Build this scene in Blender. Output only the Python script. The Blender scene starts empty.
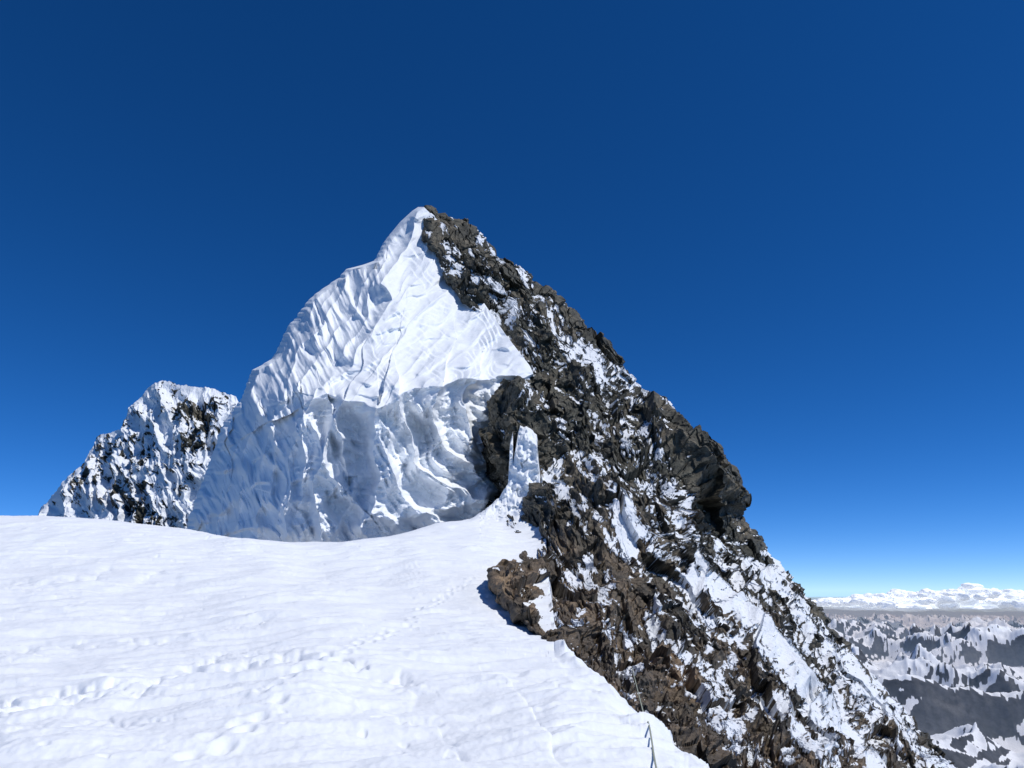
import bpy, math, numpy as np, bmesh
from mathutils import Vector
rs=np.random.RandomState(7)
F32=np.float32
# ------------------------------------------------------------------ noise
PERM=rs.permutation(256).astype(np.int32)
G=rs.normal(size=(256,3)).astype(F32); G/=np.linalg.norm(G,axis=1,keepdims=True)
def hsh(a,b,c): return PERM[(PERM[(PERM[a&255]+b)&255]+c)&255]
def pn(x,y,z):
    x=np.asarray(x,F32);y=np.asarray(y,F32);z=np.asarray(z,F32)
    xi=np.floor(x);yi=np.floor(y);zi=np.floor(z)
    fx=x-xi;fy=y-yi;fz=z-zi
    X=xi.astype(np.int32);Y=yi.astype(np.int32);Z=zi.astype(np.int32)
    u=fx*fx*fx*(fx*(fx*6-15)+10);v=fy*fy*fy*(fy*(fy*6-15)+10);w=fz*fz*fz*(fz*(fz*6-15)+10)
    r=0
    for i in (0,1):
        for j in (0,1):
            for k in (0,1):
                h=hsh(X+i,Y+j,Z+k)
                d=G[h,0]*(fx-i)+G[h,1]*(fy-j)+G[h,2]*(fz-k)
                r=r+d*(u if i else 1-u)*(v if j else 1-v)*(w if k else 1-w)
    return r*1.5
def fbm(x,y,z,o=4,g=.5):
    r=0;a=1
    for i in range(o):
        r=r+a*pn(x+i*17.3,y-i*9.1,z+i*5.7); a*=g; x=x*2.03;y=y*2.03;z=z*2.03
    return r
def ridged(x,y,z,o=4,g=.5):
    r=0;a=1;w=1
    for i in range(o):
        n=1-np.abs(pn(x+i*13.3,y-i*7.1,z+i*3.7)); n=n*n*w
        r=r+a*n; w=np.clip(n*1.6,0,1); a*=g; x=x*2.07;y=y*2.07;z=z*2.07
    return r
JIT=(rs.rand(256,3)-.5).astype(F32)*.7
TILT=rs.normal(size=(256,3)).astype(F32)*.55
OFF=(rs.rand(256).astype(F32)-.5)
def facets(x,y,z,tilt=1.0):
    x=np.asarray(x,F32);y=np.asarray(y,F32);z=np.asarray(z,F32)
    bx=np.floor(x-.5).astype(np.int32);by=np.floor(y-.5).astype(np.int32);bz=np.floor(z-.5).astype(np.int32)
    d1=np.full(x.shape,9,F32);val=np.zeros(x.shape,F32)
    for i in (0,1):
        for j in (0,1):
            for k in (0,1):
                h=hsh(bx+i,by+j,bz+k)
                dx=x-(bx+i+.5+JIT[h,0]);dy=y-(by+j+.5+JIT[h,1]);dz=z-(bz+k+.5+JIT[h,2])
                d=(dx*dx+dy*dy+dz*dz)
                vv=OFF[h]+tilt*(TILT[h,0]*dx+TILT[h,1]*dy+TILT[h,2]*dz)
                m=d<d1
                val=np.where(m,vv,val); d1=np.where(m,d,d1)
    return val
def sstep(a,b,x):
    t=np.clip((x-a)/(b-a),0,1); return t*t*(3-2*t)
def saw(p,sharp=.12):
    f=p-np.floor(p); r=np.where(f<1-sharp,f/(1-sharp),(1-f)/sharp)
    return r*r*(3-2*r)*.5+r*.5
# ------------------------------------------------------------------ survey: bearings + distance -> world
CAMZ=1.7; PITCH=math.radians(15.6); FL=740.
cP,sP=math.cos(PITCH),math.sin(PITCH)
def world(u,v,D):
    xc=(u-512)/FL; yc=(384-v)/FL
    yy=cP-yc*sP; zz=sP+yc*cP
    k=D/yy
    return np.stack([xc*k,yy*k,zz*k+CAMZ],-1)
def rbf(ctrl,U,V,c=.06):
    C=np.array(ctrl,float); P=C[:,:2]/500.; y=np.log(C[:,2])
    def phi(r2): return np.sqrt(r2+c*c)
    A=phi(((P[:,None]-P[None])**2).sum(-1)); n=len(P)
    M=np.zeros((n+3,n+3)); M[:n,:n]=A; Q=np.c_[np.ones(n),P]; M[:n,n:]=Q; M[n:,:n]=Q.T
    w=np.linalg.solve(M,np.r_[y,0,0,0])
    out=w[n]+w[n+1]*U/500.+w[n+2]*V/500.
    for i in range(n):
        out=out+w[i]*phi((U/500.-P[i,0])**2+(V/500.-P[i,1])**2)
    return np.exp(out)
def curve(pts,t,k=0):
    a=np.array(pts,float); a=a[np.argsort(a[:,k])]
    return np.interp(t,a[:,k],a[:,1-k])
def stroke(U,V,pts,wR,wL):
    best=np.full(U.shape,1e9,F32);sg=np.zeros(U.shape,F32)
    for (a,b),(c,d) in zip(pts[:-1],pts[1:]):
        ex,ey=c-a,d-b;L2=ex*ex+ey*ey
        t=np.clip(((U-a)*ex+(V-b)*ey)/L2,0,1)
        dx=U-(a+t*ex);dy=V-(b+t*ey);q=np.sqrt(dx*dx+dy*dy)
        s=np.sign(ex*dy-ey*dx)
        m=q<best; best=np.where(m,q,best);sg=np.where(m,s,sg)
    return np.where(sg>0,np.exp(-best/wR),np.exp(-best/wL))
def normals(P):
    du=np.gradient(P,axis=1);dv=np.gradient(P,axis=0)
    n=np.cross(du,dv); n/=np.linalg.norm(n,axis=-1,keepdims=True)+1e-9
    toC=-P+np.array([0,0,CAMZ]); s=np.sign((n*toC).sum(-1,keepdims=True)); s[s==0]=1
    return n*s
def tocam(P):
    t=-P+np.array([0,0,CAMZ]); return t/np.linalg.norm(t,axis=-1,keepdims=True)
def mesh(name,P,mat,attrs={},smooth=True):
    R,C=P.shape[:2]
    me=bpy.data.meshes.new(name)
    me.vertices.add(R*C); me.vertices.foreach_set("co",P.reshape(-1).astype(F32))
    idx=np.arange(R*C).reshape(R,C)
    q=np.stack([idx[:-1,:-1],idx[1:,:-1],idx[1:,1:],idx[:-1,1:]],-1).reshape(-1,4)
    n=len(q); me.loops.add(n*4); me.polygons.add(n)
    me.loops.foreach_set("vertex_index",q.reshape(-1).astype(np.int32))
    me.polygons.foreach_set("loop_start",(np.arange(n)*4).astype(np.int32))
    me.update(calc_edges=True)
    me.polygons.foreach_set("use_smooth",np.full(n,smooth))
    for k,a in attrs.items():
        at=me.attributes.new(k,'FLOAT','POINT'); at.data.foreach_set("value",a.reshape(-1).astype(F32))
    me.materials.append(mat)
    ob=bpy.data.objects.new(name,me); bpy.context.scene.collection.objects.link(ob)
    return ob
# ------------------------------------------------------------------ materials
def nt(name):
    m=bpy.data.materials.new(name); m.use_nodes=True; t=m.node_tree
    b=t.nodes["Principled BSDF"]; return m,t,b
def N(t,ty,**k):
    n=t.nodes.new(ty)
    for a,b in k.items():
        if a in n.inputs: n.inputs[a].default_value=b
        else: setattr(n,a,b)
    return n
def ramp(t,src,stops):
    r=t.nodes.new("ShaderNodeValToRGB"); t.links.new(src,r.inputs[0])
    e=r.color_ramp.elements
    while len(e)<len(stops): e.new(.5)
    for i,(p,c) in enumerate(stops): e[i].position=p; e[i].color=(*c,1)
    return r
def mixc(t,f,a,b):
    m=t.nodes.new("ShaderNodeMix"); m.data_type='RGBA'
    for s,i in ((f,0),(a,6),(b,7)):
        if hasattr(s,'is_output'): t.links.new(s,m.inputs[i])
        else: m.inputs[i].default_value=s if i==0 else (*s,1)
    return m.outputs[2]
def snow_mat(name,scale,bump,k=1.0):
    m,t,b=nt(name)
    geo=N(t,"ShaderNodeNewGeometry")
    n1=N(t,"ShaderNodeTexNoise",Scale=scale,Detail=7.,Roughness=.62); t.links.new(geo.outputs["Position"],n1.inputs["Vector"])
    r=ramp(t,n1.outputs[0],[(.3,(.79*k,.825*k,.86*k)),(.7,(.86*k,.885*k,.91*k))])
    t.links.new(r.outputs[0],b.inputs["Base Color"])
    b.inputs["Roughness"].default_value=.6; b.inputs["Specular IOR Level"].default_value=.3
    bp=N(t,"ShaderNodeBump",Strength=.7,Distance=bump); t.links.new(n1.outputs[0],bp.inputs["Height"])
    t.links.new(bp.outputs[0],b.inputs["Normal"])
    return m
def rock_mat(name,scale,bump,cols,snowsc=1.3,warm=None,mottle=.9):
    m,t,b=nt(name)
    geo=N(t,"ShaderNodeNewGeometry"); pos=geo.outputs["Position"]
    nA=N(t,"ShaderNodeTexNoise",Scale=scale*.12,Detail=6.,Roughness=.65); t.links.new(pos,nA.inputs["Vector"])
    nB=N(t,"ShaderNodeTexNoise",Scale=scale,Detail=8.,Roughness=.68); t.links.new(pos,nB.inputs["Vector"])
    cA=ramp(t,nA.outputs[0],[(.36,cols[0]),(.5,cols[1]),(.66,cols[2])])
    colA=cA.outputs[0]
    if warm:
        cW=ramp(t,nA.outputs[0],[(.36,warm[0]),(.5,warm[1]),(.64,warm[2])])
        aw=N(t,"ShaderNodeAttribute",attribute_name="brown")
        colA=mixc(t,aw.outputs["Fac"],cA.outputs[0],cW.outputs[0])
    cB=ramp(t,nB.outputs[0],[(.35,(.35,.35,.36)),(.52,(.95,.95,.95)),(.7,(1.5,1.47,1.4))])
    mu=t.nodes.new("ShaderNodeMix"); mu.data_type='RGBA'; mu.blend_type='MULTIPLY'; mu.inputs[0].default_value=1
    t.links.new(colA,mu.inputs[6]); t.links.new(cB.outputs[0],mu.inputs[7])
    at=N(t,"ShaderNodeAttribute",attribute_name="snow")
    nC=N(t,"ShaderNodeTexNoise",Scale=scale*snowsc,Detail=6.,Roughness=.7); t.links.new(pos,nC.inputs["Vector"])
    ad=N(t,"ShaderNodeMath",operation='MULTIPLY_ADD'); t.links.new(nC.outputs[0],ad.inputs[0]); ad.inputs[1].default_value=mottle
    t.links.new(at.outputs["Fac"],ad.inputs[2])
    c0=.5*mottle+.45
    mr=N(t,"ShaderNodeMapRange"); t.links.new(ad.outputs[0],mr.inputs[0]); mr.inputs[1].default_value=c0; mr.inputs[2].default_value=c0+.08
    col=mixc(t,mr.outputs[0],mu.outputs[2],(.82,.85,.885))
    t.links.new(col,b.inputs["Base Color"]); b.inputs["Roughness"].default_value=.8; b.inputs["Specular IOR Level"].default_value=.25
    bp=N(t,"ShaderNodeBump",Strength=.8,Distance=bump); t.links.new(nB.outputs[0],bp.inputs["Height"]); t.links.new(bp.outputs[0],b.inputs["Normal"])
    return m
M_snow_near=snow_mat("wind_packed_snow",5.,.025,1.02)
M_snow_peak=snow_mat("cornice_snow",1.0,.12,1.05)
RD=[(.052,.055,.047),(.095,.092,.073),(.175,.152,.112)]
M_rock=rock_mat("summit_rock",1.6,.25,RD,1.3,[(.082,.072,.057),(.15,.115,.08),(.265,.188,.12)])
M_far=rock_mat("far_peak_rock",.5,.6,RD)
# ------------------------------------------------------------------ 1 snow slope (foreground)
ctop=[(-700,545),(-300,525),(0,516),(45,515),(100,519),(180,528),(240,540),(290,543),(340,543),(390,536),(435,524),(470,519),(485,510),(500,497),(508,484),(513,462),(510,444),(513,431),(520,425),(531,429),(537,436),(537,452),(542,470),(541,484),(545,520),(549,580),(555,625),(566,650),(620,698),(705,766),(760,815),(860,900)]
cf=[(-700,900,5.2),(-700,545,40),(-150,900,4.8),(0,900,4.8),(400,900,4.8),(840,900,5),(0,768,8.1),(250,768,8.1),(500,768,8.2),(705,766,9.3),(0,700,11.5),(300,700,11.5),(500,700,12),
(620,698,12.8),(100,650,16.5),(350,650,17),(566,650,17.8),(0,600,24),(250,600,25),(450,600,26),(500,600,27),(100,560,34),(280,565,34),(430,560,37),(0,516,46),(100,519,46),(200,531,45),(300,543,43),(390,536,47),(435,524,53),(485,510,60),(511,435,67),(534,432,67),(520,470,64),(541,487,62),(500,530,54),(541,560,43),(548,600,29),(480,575,33)]
us=np.concatenate([np.linspace(-700,-40,100,endpoint=False),np.linspace(-40,480,600,endpoint=False),np.linspace(480,560,180,endpoint=False),np.linspace(560,860,300)])
vt=curve(ctop,us)+(1.5*pn(us/6,us*0,us*0+1)+1.*pn(us/2.5,us*0,us*0+5))*(us>484)
Vf=np.concatenate([np.linspace(900,770,90,endpoint=False),np.linspace(770,560,350,endpoint=False),np.linspace(560,510,170,endpoint=False),np.linspace(510,422,110)])
U=np.repeat(us[None],len(Vf),0); V=np.maximum(Vf[:,None],vt[None])
D=rbf(cf,U,V,.05)
dpx=(V-vt[None]); q=np.clip((5-dpx)/5,0,1); D=D*(1+.05*(1-np.sqrt(1-q*q*.98)))
P=world(U,V,D)
x,y=P[...,0],P[...,1]; o0=0*x
a=x*.93+y*.36; b=-x*.36+y*.93
h=.26*pn(x/7,y/9,o0+3)+.14*fbm(a/3.2,b/1.3,o0+1,3)
h+=.065*ridged(a/1.6+.3*pn(x,y,o0),b/.5,o0+9,3)*sstep(-.2,.35,pn(x/2.6,y/3.5,o0+21))
h+=.08*saw(b/1.0+.8*fbm(a/2.5,b/2.5,o0+33,3),.25)*sstep(-.1,.45,pn(x/3.1,y/4.,o0+27))
h+=.018*fbm(x/.35,y/.35,o0+5,3)*np.clip(1.3-D/45,0.2,1)
h+=.009*fbm(x/.12,y/.12,o0+15,2)*sstep(16,8,D)
f=facets(x/.4,y/.3,o0+.5); h+=.016*f*sstep(.1,.6,pn(x/4,y/5,o0+40))
wU=U+9*pn(U/40,V/25,U*0+3)+3*pn(U/9,V/9,U*0+8);wV=V+7*pn(U/30,V/25,U*0+13)+3*pn(U/9,V/9,U*0+18)
for pts,A,w_ in [([(-40,708),(60,697),(130,692),(190,672),(240,657),(300,662),(350,672),(420,694)],-.15,3),([(-40,715),(60,705),(130,698),(190,680),(245,664)],-.11,2.5),([(-40,655),(60,640),(150,640),(260,625)],-.08,2.5),([(560,768),(530,705),(490,670)],-.04,2),([(0,585),(80,580),(180,575)],-.10,2),([(-20,740),(90,725),(170,730)],-.05,2),([(470,768),(440,730),(330,700)],-.05,2.5)]:
    h+=A*stroke(wU,wV,pts,8,w_)*(.15+.9*sstep(-.3,.3,fbm(U/45,V/8,U*0+3,3)))
edge=np.clip(1-dpx/30,0,1)*(U>480); h+=edge*.3*fbm(x/1.2,y/1.2,P[...,2]/1.2,3)
rib=np.clip((525-V)/20,0,1)*(U>480)
pits=sstep(.42,.6,pn(x/.28,y/.34,o0+77))*sstep(.0,.5,pn(x/2.,y/3,o0+70)); h-=.04*pits
bt=np.array([(x_,y_) for x_,y_ in zip(np.interp(np.arange(0,46,.38),[0,10,22,46],[-3.2,-3.4,-2.6,1.0]),np.interp(np.arange(0,46,.38),[0,10,22,46],[6.5,15,26,46]))])
for i,(bx_,by_) in enumerate(bt):
    sx=bx_+(.13 if i%2 else -.13)+rs.normal()*.05; sy=by_+rs.normal()*.06
    if rs.rand()<.25 or sy>34: continue
    sel=(np.abs(x-sx)<.4)&(np.abs(y-sy)<.5)
    dd=((x[sel]-sx)/.09)**2+((y[sel]-sy)/.16)**2
    h[sel]+=-.05*np.exp(-dd**1.5)+.012*np.exp(-(np.sqrt(dd)-1.6)**2*4)
P[...,2]+=h*(1-q*.6)
P+=tocam(P)*(rib*(.5*facets(U/11,V/14,U*0)+.9*fbm(U/10,V/10,U*0,3)))[...,None]
SNOWP=P.copy()
E=P[-1]; k=np.linspace(0.02,1,30)[:,None]
back=E[None]+np.stack([np.zeros((30,len(us)))+k*4*(us>530),(k*30+0*us[None]),-(k**1.3)*30+0*us[None]],-1)
P=np.concatenate([P,back],0)
mesh("snow_slope",P,M_snow_near)
# ------------------------------------------------------------------ 2 snow peak with cornices
Ls=[(418,207),(412,211),(400,222),(385,240),(374,261),(362,265),(346,269),(340,277),(325,287),(308,300),(300,312),(288,326),(276,352),(268,362),(252,370),(243,395),(232,412),(222,425),(214,450),(203,480),(192,508),(186,530),(184,580)]
Rs=[(424,207),(432,215),(440,240),(462,275),(482,300),(506,335),(530,366),(536,380),(538,398),(540,560),(540,580)]
cs=[(418,208,128),(385,240,124),(350,275,121),(305,305,119),(270,360,114),(240,395,110),(215,450,106),(190,510,104),(186,575,104),
(432,250,119),(398,262,117),(380,284,108),(391,301,103),(386,318,99),(366,345,94),(342,372,90),(305,403,87),(365,300,108),(340,330,103),(320,360,97),(290,390,93),
(440,300,107),(450,340,98),(485,355,94),(420,365,89),(470,374,86),(525,370,89),(378,402,80.5),(345,396,83),(425,388,81.5),
(425,425,81.5),(425,500,76.5),(350,440,81),(350,530,74.5),(470,400,84),(480,440,83.5),(480,510,79),(530,400,90),(540,560,86),(300,450,83.5),(300,540,78),(260,430,93.5),(250,520,88),(220,500,97),(540,385,92),(460,285,112)]
vs=np.linspace(207,580,740); S=np.linspace(0,1,740)
uL=curve(Ls,vs,1)+2.5*pn(vs/9,vs*0,vs*0+2)*sstep(225,260,vs)+1.6*pn(vs/3.5,vs*0,vs*0+5)*sstep(225,260,vs); uR=curve(Rs,vs,1)
U=uL[:,None]+(uR-uL)[:,None]*S[None]; V=np.repeat(vs[:,None],len(S),1); o0=U*0
D=rbf(cs,U,V,.03)
wu=U+8*pn(U/30,V/30,o0+1)+2*pn(U/10,V/10,o0+4); wv=V+8*pn(U/30,V/30,o0+11)+2*pn(U/10,V/10,o0+14)
st=[
([(298,408),(325,394),(352,398),(378,404),(402,392),(440,383),(500,376),(535,374)],3.0,6,34),
([(418,212),(402,250),(382,284),(392,300),(386,318),(366,345),(345,370),(318,390),(298,420),(290,470),(288,540)],3.4,5,22),
([(352,270),(330,310),(302,345),(278,400),(262,460),(256,540)],3.4,4,16),
([(372,264),(362,290),(352,315),(322,352),(300,382)],2.4,3,12),
([(382,260),(372,290),(368,320),(345,350)],1.8,3,9),
([(336,285),(312,325),(288,368)],2.0,3,10),
([(318,296),(290,350),(262,400),(244,450),(236,540)],3.0,4,13),
([(268,364),(246,420),(226,470),(216,540)],3.0,3,12),
([(345,398),(325,440),(312,480),(322,540)],6.0,4,24),
([(378,404),(368,440),(380,478),(362,530)],7.0,4,26),
([(400,394),(404,430),(420,462),(448,488),(486,500)],5.0,16,3),
([(440,384),(432,415),(446,450),(472,470)],4.8,16,3),
([(475,378),(466,405),(474,435)],3.8,14,3),
([(384,430),(392,475),(410,505),(440,520)],4.4,18,3),([(310,430),(330,475),(355,500)],3.2,14,3),([(270,430),(285,480),(280,530)],3.2,4,16),
([(302,400),(300,440),(306,462),(300,500)],2.8,3,12),([(330,405),(345,440),(350,475)],2.6,12,3),([(355,505),(400,520),(460,505)],2.2,5,12),
([(440,232),(424,262),(400,290)],1.0,2.2,9),([(455,290),(430,300),(400,335),(372,372)],1.3,2.2,12),([(470,318),(445,335),(415,360),(395,388)],1.2,2.2,12),
([(505,345),(470,352),(440,368),(425,384)],1.2,2.2,12),([(430,262),(415,285),(398,300)],1.0,2.2,9),([(490,330),(450,345),(420,372)],1.0,2.2,10)]
disp=np.zeros_like(U)
for pts,A,wr,wl in st: disp+=A*stroke(wu,wv,pts,wr,wl)
leftm=1-sstep(-22,22,U+5*pn(U/12,V/12,o0)-curve([(207,400),(284,380),(345,360),(405,300),(580,290)],V,0))
wall=sstep(0,14,V-curve([(180,380),(300,406),(352,398),(378,402),(430,388),(530,373)],U,0))*(1-leftm)
upper=(1-leftm)*(1-wall)
wrp=8*pn(U/40,V/40,o0+31)+2*pn(U/14,V/14,o0+35)
al=U*.42+V*.9; ac=U*.92-V*.40
md=lambda s,k=30:sstep(-.35,.35,pn(U/k,V/k,o0+s))
disp+=leftm*(1.6*ridged((ac+wrp)/30,al/160,o0+2,2)+.8*ridged((ac+wrp*.6)/11,al/90,o0+6,2)+.30*fbm(ac/5,al/25,o0+8,3))
disp+=leftm*1.9*saw((ac+wrp*1.5)/21+.5*pn(U/45,V/45,o0+3),.18)*md(50)
disp+=leftm*.6*saw((ac+wrp*1.1)/8,.3)*md(55,22)
disp+=leftm*1.3*saw((V*.8+U*.25+wrp*2)/33,.14)*md(60,30)*sstep(310,400,V)
disp+=.6*facets((U+wrp)/26,(V+wrp)/44,o0+.5)*leftm*sstep(340,420,V)
rad=np.sqrt((U-500)**2+((V-395)*.9)**2)
disp+=wall*(1.8*saw((-rad+wrp*2.0)/25,.16)*md(70,30)+1.0*saw((U*.9+V*.45+wrp*2)/26,.16)*md(80,26)+.7*saw((-rad+wrp*1.5)/9,.25)*md(84,20)+.30*fbm(rad/7,(U+V)/50,o0+3,3)+.18*fbm(U/4,V/3,o0+3,3))
disp+=wall*(1.2*ridged((U*.9+V*.35+wrp*2)/44,(V*.8-U*.3)/90,o0+12,2))
disp+=wall*.5*saw((V+U*.1+wrp*1.6)/8,.25)*md(120,24)
sw=(U*.62+V*.78+wrp*1.2); sc=(U*.55-V*.83+wrp*1.4)
disp+=upper*(.50*ridged(sw/30,sc/90,o0+15,3,.5)+.16*fbm(sw/4,sc/18,o0+18,3)+.8*saw((sw+.0012*sc*sc)/17,.2)*md(90,22)+.6*saw((V+U*.15+wrp*1.5)/15,.2)*md(95,20)+.32*saw((sc+wrp*2)/9,.25)*md(97,20))
dl=(U-uL[:,None]); q=np.clip((7-dl)/7,0,1); D=D*(1+.05*(1-np.sqrt(1-q*q*.98)))
D=D-disp*(1-.6*q)
P=world(U,V,D)
E=P[:,0]; k=np.linspace(1,0.03,24)[None,:]
bk=E[:,None]+np.stack([k*14+0*vs[:,None],k*45+0*vs[:,None],-(k**1.4)*25+0*vs[:,None]],-1)
E2=P[:,-1]; k2=np.linspace(.03,1,10)[None,:]
bk2=E2[:,None]+np.stack([0*k2+0*vs[:,None],k2*40+0*vs[:,None],-(k2**1.4)*25+0*vs[:,None]],-1)
P=np.concatenate([bk,P,bk2],1)
mesh("snow_peak",P,M_snow_peak)
# ------------------------------------------------------------------ 3 rock face
Lr=[(426,207),(426,240),(446,275),(462,300),(492,335),(518,366),(522,376),(506,390),(489,400),(488,450),(486,505),(500,512),(512,530),(522,545),(524,562),(496,568),(491,574),(500,598),(520,620),(552,646),(606,694),(690,762),(745,812),(800,860)]
Rr=[(430,207),(438,214),(455,220),(468,222),(482,234),(497,258),(520,268),(532,280),(552,296),(566,312),(585,330),(602,345),(626,370),(640,392),(664,399),(692,428),(716,454),(734,478),(741,518),(764,548),(800,590),(830,630),(860,664),(890,698),(930,744),(952,768),(1040,865)]
cr=[(425,210,127),(455,222,129),(500,262,126),(565,315,120),(640,393,112),(735,480,98),(740,520,94),(800,590,82),(890,700,62),(950,768,53),(1040,865,42),
(430,240,117),(462,290,107),(492,335,98),(524,372,88),(489,402,78),(488,450,78),(486,505,77),(520,440,72),(541,480,66),(512,530,54),(524,556,45),(540,480,66),(545,560,44),(552,590,34),
(492,572,29),(498,600,25.5),(530,585,29),(560,650,18.4),(620,700,13.5),(690,760,10),(800,860,7),(560,620,24),
(600,600,34),(600,650,24),(650,700,18),(700,740,15.5),(740,768,16),(820,768,26),(650,500,66),(600,450,77),(560,400,86),(700,600,52),(780,700,40),(860,740,45),(680,640,36),(640,590,43),(585,540,50),(680,440,90),(600,380,98),(540,330,106),(490,270,118)]
vs=np.linspace(207,865,1000); S=np.linspace(0,1,740)
jag=lambda s:(2.2*pn(vs/14,vs*0,vs*0+s)+1.8*pn(vs/5,vs*0,vs*0+s+3))
uL=curve(Lr,vs,1)+jag(1)*sstep(215,250,vs); uR=curve(Rr,vs,1)+1.3*jag(9)*sstep(212,240,vs)
U=uL[:,None]+(uR-uL)[:,None]*S[None]; V=np.repeat(vs[:,None],len(S),1); o0=U*0
D=rbf(cr,U,V,.07)
dr=uR[:,None]-U; q=np.clip((9-dr)/9,0,1); D=D*(1+.06*(1-np.sqrt(1-q*q*.98)))
dlp=U-uL[:,None]; q2=np.clip((5-dlp)/5,0,1); D=D*(1+.03*(1-np.sqrt(1-q2*q2*.98)))
P=world(U,V,D); n=normals(P); tc=tocam(P)
c,s=math.cos(math.radians(52)),math.sin(math.radians(52))
w1=9*pn(U/50,V/50,o0)+4*pn(U/17,V/17,o0+5)+1.2*pn(U/6,V/6,o0+7)
al=U*c+V*s; ac=U*s-V*c+w1
LD=np.log(D)*3
near=sstep(40,16,D)
pxm=D/FL
f0=facets(ac/42,al/70,LD*.3)
f1=facets(ac/16,al/32,LD+3)
f2=facets(ac/7+7,al/12.5,LD+8)
f3=facets(ac/3.6,al/6,LD+2)
lg=saw((al*.35+ac+w1*1.5)/15+.6*pn(U/30,V/30,o0+3),.25)
soft=pxm*(17*f0+16*(ridged(ac/38,al/85,LD*.3+4,2)-.8))
hard=pxm*(8*f1+4.6*f2+2.3*f3+3.5*lg+near*(11*facets((U+w1)/30,(V+w1*.6)/20,LD*.2+9)+5*facets((U+w1)/12,(V)/9,LD*.2+5))+1.9*fbm(U/6,V/6,o0+4,3,.55))
for pts,A,wr,wl in [([(560,300),(600,360),(640,395),(650,440),(700,480),(735,500)],3,10,10),([(500,395),(545,440),(590,500),(640,540),(720,600),(800,690)],2.5,8,18),
                    ([(690,450),(725,470),(738,515)],2,10,14),([(640,600),(720,690),(800,768)],1.2,8,12),([(664,400),(690,470),(680,520)],2.5,6,14)]:
    soft+=A*(D/90)*stroke(U,V,pts,wr,wl)
edgeq=np.clip(1-np.minimum(dr,dlp*1.3)/32,0,1)
soft*=(1-.75*edgeq); hard*=(1-.3*edgeq)
dirv=n*.55+tc*.6; dirv/=np.linalg.norm(dirv,axis=-1,keepdims=True)
n2=normals(P+dirv*(soft+hard)[...,None])
up=n2[...,2]
wobble=U*s-V*c
sn=.54*fbm(ac/6.5,al/22,o0+8,5,.63)+.46*fbm(wobble/24,al/75,o0+3,3)+.46*(up-.35)-.14*f2-.14*f1-.07*f3
gul=np.zeros_like(U)
gU=U+7*pn(U/22,V/22,o0+1)+4*pn(U/8,V/8,o0+2); gV=V+7*pn(U/22,V/22,o0+41)+4*pn(U/8,V/8,o0+42)
for pts,A,w in [([(500,266),(530,290)],.6,4),([(546,322),(590,362),(620,390)],.65,7),([(570,360),(620,420)],.35,10),([(680,515),(730,560),(780,600),(840,660),(900,730),(960,800)],.9,8),([(700,590),(760,650),(830,720),(880,780)],1.1,12),([(560,440),(600,500),(650,560)],.25,12),
                ([(640,480),(620,530),(690,580)],.35,10),([(760,700),(810,760)],.7,8),([(700,700),(780,790)],.35,12),([(540,470),(560,500)],.4,8),([(480,285),(500,310),(540,360)],.3,8),([(650,400),(700,440)],.3,8),([(560,560),(620,640)],.3,8),([(640,600),(700,680),(740,740)],.3,8)]:
    gul+=A*stroke(gU,gV,pts,w,w)
sn=sn+gul*1.05-.21-.5*stroke(U,V,[(490,400),(500,500)],12,12)-.5*stroke(U,V,[(700,440),(735,510)],18,18)-.15*stroke(U,V,[(440,225),(520,300)],14,14)-.35*stroke(U,V,[(500,590),(600,680),(700,760)],25,26)-.2*stroke(U,V,[(540,400),(600,460)],14,14)
m=sstep(.04,.20,sn)
disp=soft+hard*(1-.85*m)+m*pxm*2.0
P=P+dirv*disp[...,None]
brown=np.clip(sstep(80,26,D)*.85+.35*pn(U/60,V/60,o0+70),0,1)
E=P[:,-1]; k=np.linspace(.02,1,30)[None]; o=0*vs[:,None]
bk=E[:,None]+np.stack([-k*20+o,k*50+o,-(k**1.3)*30+o],-1)
E2=P[:,0]; k2=np.linspace(1,.03,10)[None]; sc_=np.clip(D[:,:1]/70,.1,1)
bk2=E2[:,None]+np.stack([k2*3*sc_,k2*22*sc_,-(k2**1.3)*8*sc_],-1)
P=np.concatenate([bk2,P,bk],1)
pad=lambda m:np.concatenate([np.zeros((len(vs),10)),m,np.repeat(m[:,-1:],30,1)],1)
mesh("rock_face",P,M_rock,{"snow":pad(m),"brown":pad(brown)},smooth=False)
# ------------------------------------------------------------------ 4 neighbouring peak
ct=[(20,560),(34,524),(42,507),(62,484),(84,464),(98,438),(108,433),(122,430),(130,409),(148,388),(164,380),(182,385),(214,389),(236,398),(262,440)]
us=np.linspace(22,262,500); T=np.linspace(0,1,380)
vt=curve(ct,us)+2.0*pn(us/7,us*0,us*0+3)+1.4*pn(us/2.5,us*0,us*0+8)
U=np.repeat(us[None],len(T),0); V=600+(vt[None]-600)*T[:,None]; o0=U*0
D=rbf([(20,560,330),(42,505,325),(98,436,325),(164,378,320),(236,394,310),(300,410,310),(60,520,300),(120,480,295),(160,430,300),(200,450,285),(150,560,270),(260,560,270),(20,600,310)],U,V)
P=world(U,V,D); n=normals(P); tc=tocam(P)
w1=6*pn(U/25,V/25,o0)+2.5*pn(U/8,V/8,o0)
dp=np.clip((V-vt[None])/14,0.25,1)
rg=ridged((U+w1-V*.15)/22,V/60,o0+3,4,.5)
soft=6.0*dp*(rg-.8); hard=dp*(2.2*facets((U+w1)/9,V/14,o0)+1.1*facets((U+w1)/4,V/6,o0+3)+.9*fbm(U/5,V/5,o0,3))
dirv=n*.5+tc*.6; dirv/=np.linalg.norm(dirv,axis=-1,keepdims=True)
n2=normals(P+dirv*(soft+hard)[...,None])
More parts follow.
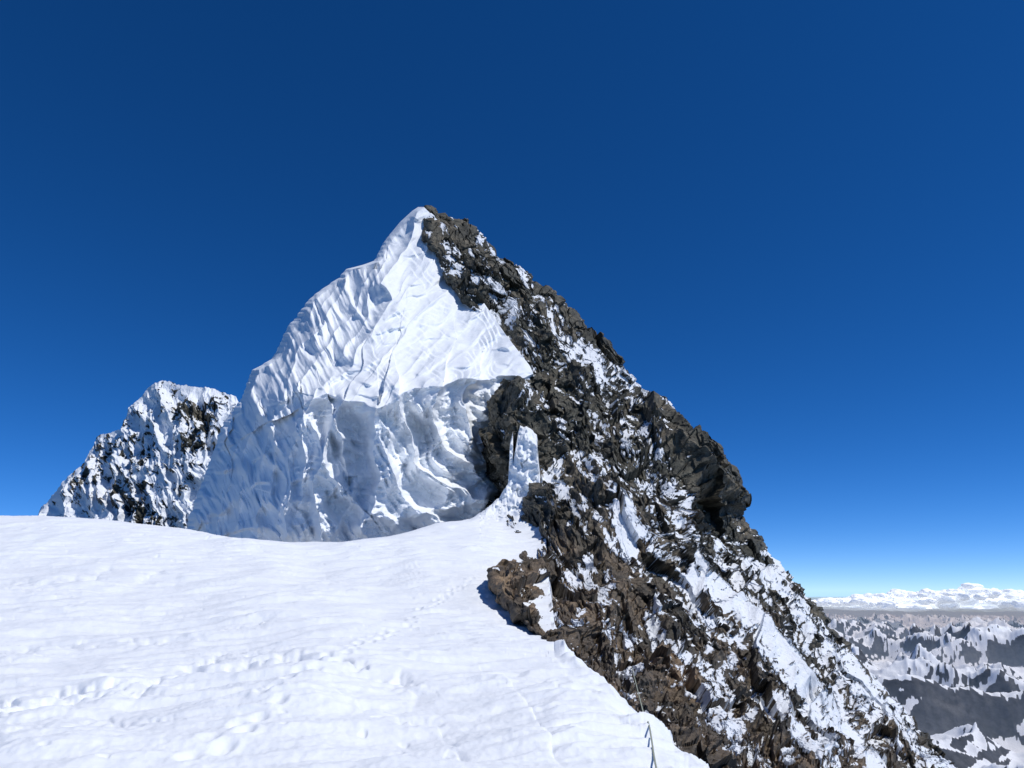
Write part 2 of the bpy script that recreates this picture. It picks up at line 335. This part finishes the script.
sn=.60*fbm((U+w1)/6,V/11,o0+5,5,.68)+.30*fbm(U/22,V/26,o0+6,3)+.30*(n2[...,2]-.3)+.46
for pts,A,w in [([(80,485),(110,450),(128,434)],-.4,9),([(180,405),(205,420),(195,445)],-.75,11),([(120,490),(135,510),(160,522)],-.65,9),([(135,430),(150,455)],-.25,10),([(110,520),(60,510)],.2,12),([(150,395),(140,430)],.25,12),([(215,480),(210,520)],.6,16),([(178,395),(210,392)],.3,5)]:
    sn+=A*stroke(U,V,pts,w,w)
m=sstep(.0,.2,sn)
P=P+dirv*(soft+hard*(1-.75*m))[...,None]
E=P[-1]; k=np.linspace(.02,1,16)[:,None]; o=0*us[None]
P=np.concatenate([P,E[None]+np.stack([o+k*0,k*80+o,-k*80+o],-1)],0); m=np.concatenate([m,np.repeat(m[-1:],16,0)],0)
mesh("neighbouring_peak",P,M_far,{"snow":m},smooth=False)
# ------------------------------------------------------------------ 5 distant range (plan height field to the horizon)
az=np.radians(np.concatenate([np.linspace(-80,16,140,endpoint=False),np.linspace(16,42,900,endpoint=False),np.linspace(42,85,120)]))
r=np.exp(np.linspace(math.log(700),math.log(32000),900))
A,R=np.meshgrid(az,r); x=R*np.sin(A);y=R*np.cos(A); o0=0*x
curv=R*R/(2*637000.)
w=60*pn(x/450,y/450,o0+2)+8*pn(x/130,y/130,o0+9); w2=60*pn(x/450,y/450,o0+52)+8*pn(x/130,y/130,o0+59)
px_,py_=x+w,y+w2
hh=.80*ridged(px_/600,py_/600,o0+.3,2,.42)
hc=np.clip(hh,0,1)
hh=hh+.22*(1-np.abs(pn(px_/190,py_/190,o0+7))*1.5)*hc+.10*(1-np.abs(pn(px_/85,py_/85,o0+17))*1.5)*hc+.04*(1-np.abs(pn(px_/38,py_/38,o0+27))*1.5)*hc
mass=sstep(-.35,.45,pn(x/1300,y/1300,o0+61))
amp=120+95*mass
hgt=-520+amp*np.clip(hh-.2,0,9)**1.15*1.15+20*mass
z=np.maximum(hgt,-492+2*fbm(x/60,y/60,o0,2))-curv
P=np.stack([x,y,z],-1); n=normals(P); n=n*np.sign(n[...,2:3])
sn=2.2*(n[...,2]-.78)+.22*fbm(x/40,y/40,z/25,4,.6)+.0020*(hgt+380)+.12-.35*n[...,0]
m=sstep(-.10,.14,sn+.5*(hgt<-490))
DC=[(.035,.038,.046),(.058,.062,.072),(.10,.10,.10)]
M_dist=rock_mat("distant_rock",.05,2.,DC,1.5,None,.5)
mesh("distant_mountains",P,M_dist,{"snow":m},smooth=True)
# ------------------------------------------------------------------ 6 cloud bank: cumulus built of merged puffs
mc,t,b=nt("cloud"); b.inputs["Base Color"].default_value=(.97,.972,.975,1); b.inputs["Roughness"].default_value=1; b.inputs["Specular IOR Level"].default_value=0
b.inputs["Emission Color"].default_value=(.85,.92,1,1); b.inputs["Emission Strength"].default_value=.22   # added glow whitens the shaded sides, standing in for light scattered inside the cloud
bm=bmesh.new(); bmesh.ops.create_icosphere(bm,subdivisions=4,radius=1); bm.verts.ensure_lookup_table()
IV=np.array([v.co[:] for v in bm.verts]); IF=np.array([[v.index for v in f.verts] for f in bm.faces]); bm.free()
VV=[];FF=[];base=0
rc=np.random.RandomState(11)
def puff(azd,R_,zc,rx,rz):
    global base
    a_=math.radians(azd); C0=np.array([R_*math.sin(a_),R_*math.cos(a_),zc])
    W=IV*np.array([rx,rx,rz])+C0
    d=np.abs(pn(W[:,0]/(rx*.75),W[:,1]/(rx*.75),W[:,2]/(rz*.8)))*.4+np.abs(pn(W[:,0]/(rx*.35),W[:,1]/(rx*.35),W[:,2]/(rz*.4)))*.16
    W=C0+IV*np.array([rx,rx,rz])*(.85+d)[:,None]
    VV.append(W); FF.append(IF+base); base+=len(IV)
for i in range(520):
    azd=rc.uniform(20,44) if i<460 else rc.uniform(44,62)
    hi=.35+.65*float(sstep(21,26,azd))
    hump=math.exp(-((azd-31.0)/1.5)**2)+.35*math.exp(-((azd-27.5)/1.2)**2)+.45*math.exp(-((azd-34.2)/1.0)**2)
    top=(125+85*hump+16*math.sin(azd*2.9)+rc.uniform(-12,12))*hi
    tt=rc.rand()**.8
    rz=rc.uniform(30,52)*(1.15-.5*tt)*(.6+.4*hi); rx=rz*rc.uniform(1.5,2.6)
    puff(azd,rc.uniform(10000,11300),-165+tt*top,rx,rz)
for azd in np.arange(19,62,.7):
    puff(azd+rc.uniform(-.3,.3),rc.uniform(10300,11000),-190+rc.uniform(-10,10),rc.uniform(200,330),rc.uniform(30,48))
VV=np.concatenate(VV);FF=np.concatenate(FF)
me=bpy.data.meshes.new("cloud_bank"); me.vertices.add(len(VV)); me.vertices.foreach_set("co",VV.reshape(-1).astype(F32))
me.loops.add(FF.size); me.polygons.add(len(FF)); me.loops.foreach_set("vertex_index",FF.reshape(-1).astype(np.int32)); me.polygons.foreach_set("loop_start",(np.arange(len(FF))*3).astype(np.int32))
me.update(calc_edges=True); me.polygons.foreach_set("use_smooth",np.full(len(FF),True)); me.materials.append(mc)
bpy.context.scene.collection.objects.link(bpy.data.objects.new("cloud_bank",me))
# ------------------------------------------------------------------ 7 haze in the valleys
mh=bpy.data.materials.new("valley_haze"); mh.use_nodes=True; t=mh.node_tree
for nd_ in list(t.nodes):
    if nd_.type=='BSDF_PRINCIPLED': t.nodes.remove(nd_)
vsn=N(t,"ShaderNodeVolumeScatter"); vsn.inputs["Color"].default_value=(.62,.82,1,1); vsn.inputs["Density"].default_value=.00015
t.links.new(vsn.outputs[0],[q_ for q_ in t.nodes if q_.type=='OUTPUT_MATERIAL'][0].inputs["Volume"])
bm=bmesh.new()
arc=[(rad_*math.sin(math.radians(a_)),rad_*math.cos(math.radians(a_))) for rad_,angs in ((1500,range(-80,86,5)),(34000,range(85,-81,-5))) for a_ in angs]
lo_=[bm.verts.new((X,Y,-1800)) for X,Y in arc]; hi_=[bm.verts.new((X,Y,-230)) for X,Y in arc]
K=len(arc)
for i in range(K): bm.faces.new((lo_[i],lo_[(i+1)%K],hi_[(i+1)%K],hi_[i]))
bm.faces.new(hi_); bm.faces.new(lo_[::-1]); bmesh.ops.recalc_face_normals(bm,faces=bm.faces)
me=bpy.data.meshes.new("haze"); bm.to_mesh(me); me.materials.append(mh); ob=bpy.data.objects.new("haze",me); bpy.context.scene.collection.objects.link(ob)
# ------------------------------------------------------------------ 8 fixed rope, lying on rock then snow
cu=bpy.data.curves.new("climbing_rope",'CURVE'); cu.dimensions='3D'; cu.bevel_depth=.011; cu.bevel_resolution=3
pts=[(632,668),(636,684),(641,704),(646,722),(649,735),(652,750),(655,768),(659,785),(664,805)]
sp=cu.splines.new('NURBS'); sp.points.add(len(pts)-1); sp.order_u=3; sp.use_endpoint_u=True
for i,(a,b_) in enumerate(pts):
    ua,va=np.array(float(a)),np.array(float(b_))
    if b_<728: w_=world(ua,va,rbf(cr,ua,va,.07)*(.87 if b_<715 else .9))
    else:
        w_=world(ua,va,rbf(cf,ua,va,.05))
        j=np.argmin((SNOWP[...,0]-w_[0])**2+(SNOWP[...,1]-w_[1])**2); w_[2]=SNOWP[...,2].reshape(-1)[j]+.07
    sp.points[i].co=(*w_,1)
mr_,t,b=nt("rope_nylon"); b.inputs["Base Color"].default_value=(.36,.38,.28,1); cu.materials.append(mr_)
bpy.context.scene.collection.objects.link(bpy.data.objects.new("climbing_rope",cu))
# ------------------------------------------------------------------ light, sky, camera
sv=Vector((.48,-.17,.83)).normalized()
el=math.asin(sv.z); azs=math.atan2(sv.x,sv.y)
sl=bpy.data.lights.new("sun",'SUN'); sl.energy=3.35; sl.angle=math.radians(.5); sl.color=(1,.975,.94)
so=bpy.data.objects.new("sun",sl); so.rotation_euler=sv.to_track_quat('Z','Y').to_euler(); bpy.context.scene.collection.objects.link(so)
w=bpy.data.worlds.new("World"); bpy.context.scene.world=w; w.use_nodes=True; t=w.node_tree
sky=t.nodes.new("ShaderNodeTexSky"); sky.sky_type='NISHITA'; sky.sun_disc=False; sky.sun_elevation=el; sky.sun_rotation=azs
sky.altitude=8000; sky.air_density=1.; sky.dust_density=.05; sky.ozone_density=3.
hs=t.nodes.new("ShaderNodeHueSaturation"); hs.inputs["Saturation"].default_value=1.30; hs.inputs["Hue"].default_value=.507
t.links.new(sky.outputs[0],hs.inputs["Color"])
bg=t.nodes["Background"]; t.links.new(hs.outputs[0],bg.inputs[0]); bg.inputs[1].default_value=.145
cam=bpy.data.cameras.new("camera"); cam.sensor_width=36; cam.lens=740/1024*36; cam.clip_end=80000; cam.clip_start=.1
co=bpy.data.objects.new("camera",cam); co.location=(0,0,CAMZ); co.rotation_euler=(math.pi/2+PITCH,0,0)
bpy.context.scene.collection.objects.link(co); bpy.context.scene.camera=co
sc=bpy.context.scene; sc.view_settings.view_transform='Standard'; sc.view_settings.look='None'; sc.view_settings.exposure=0
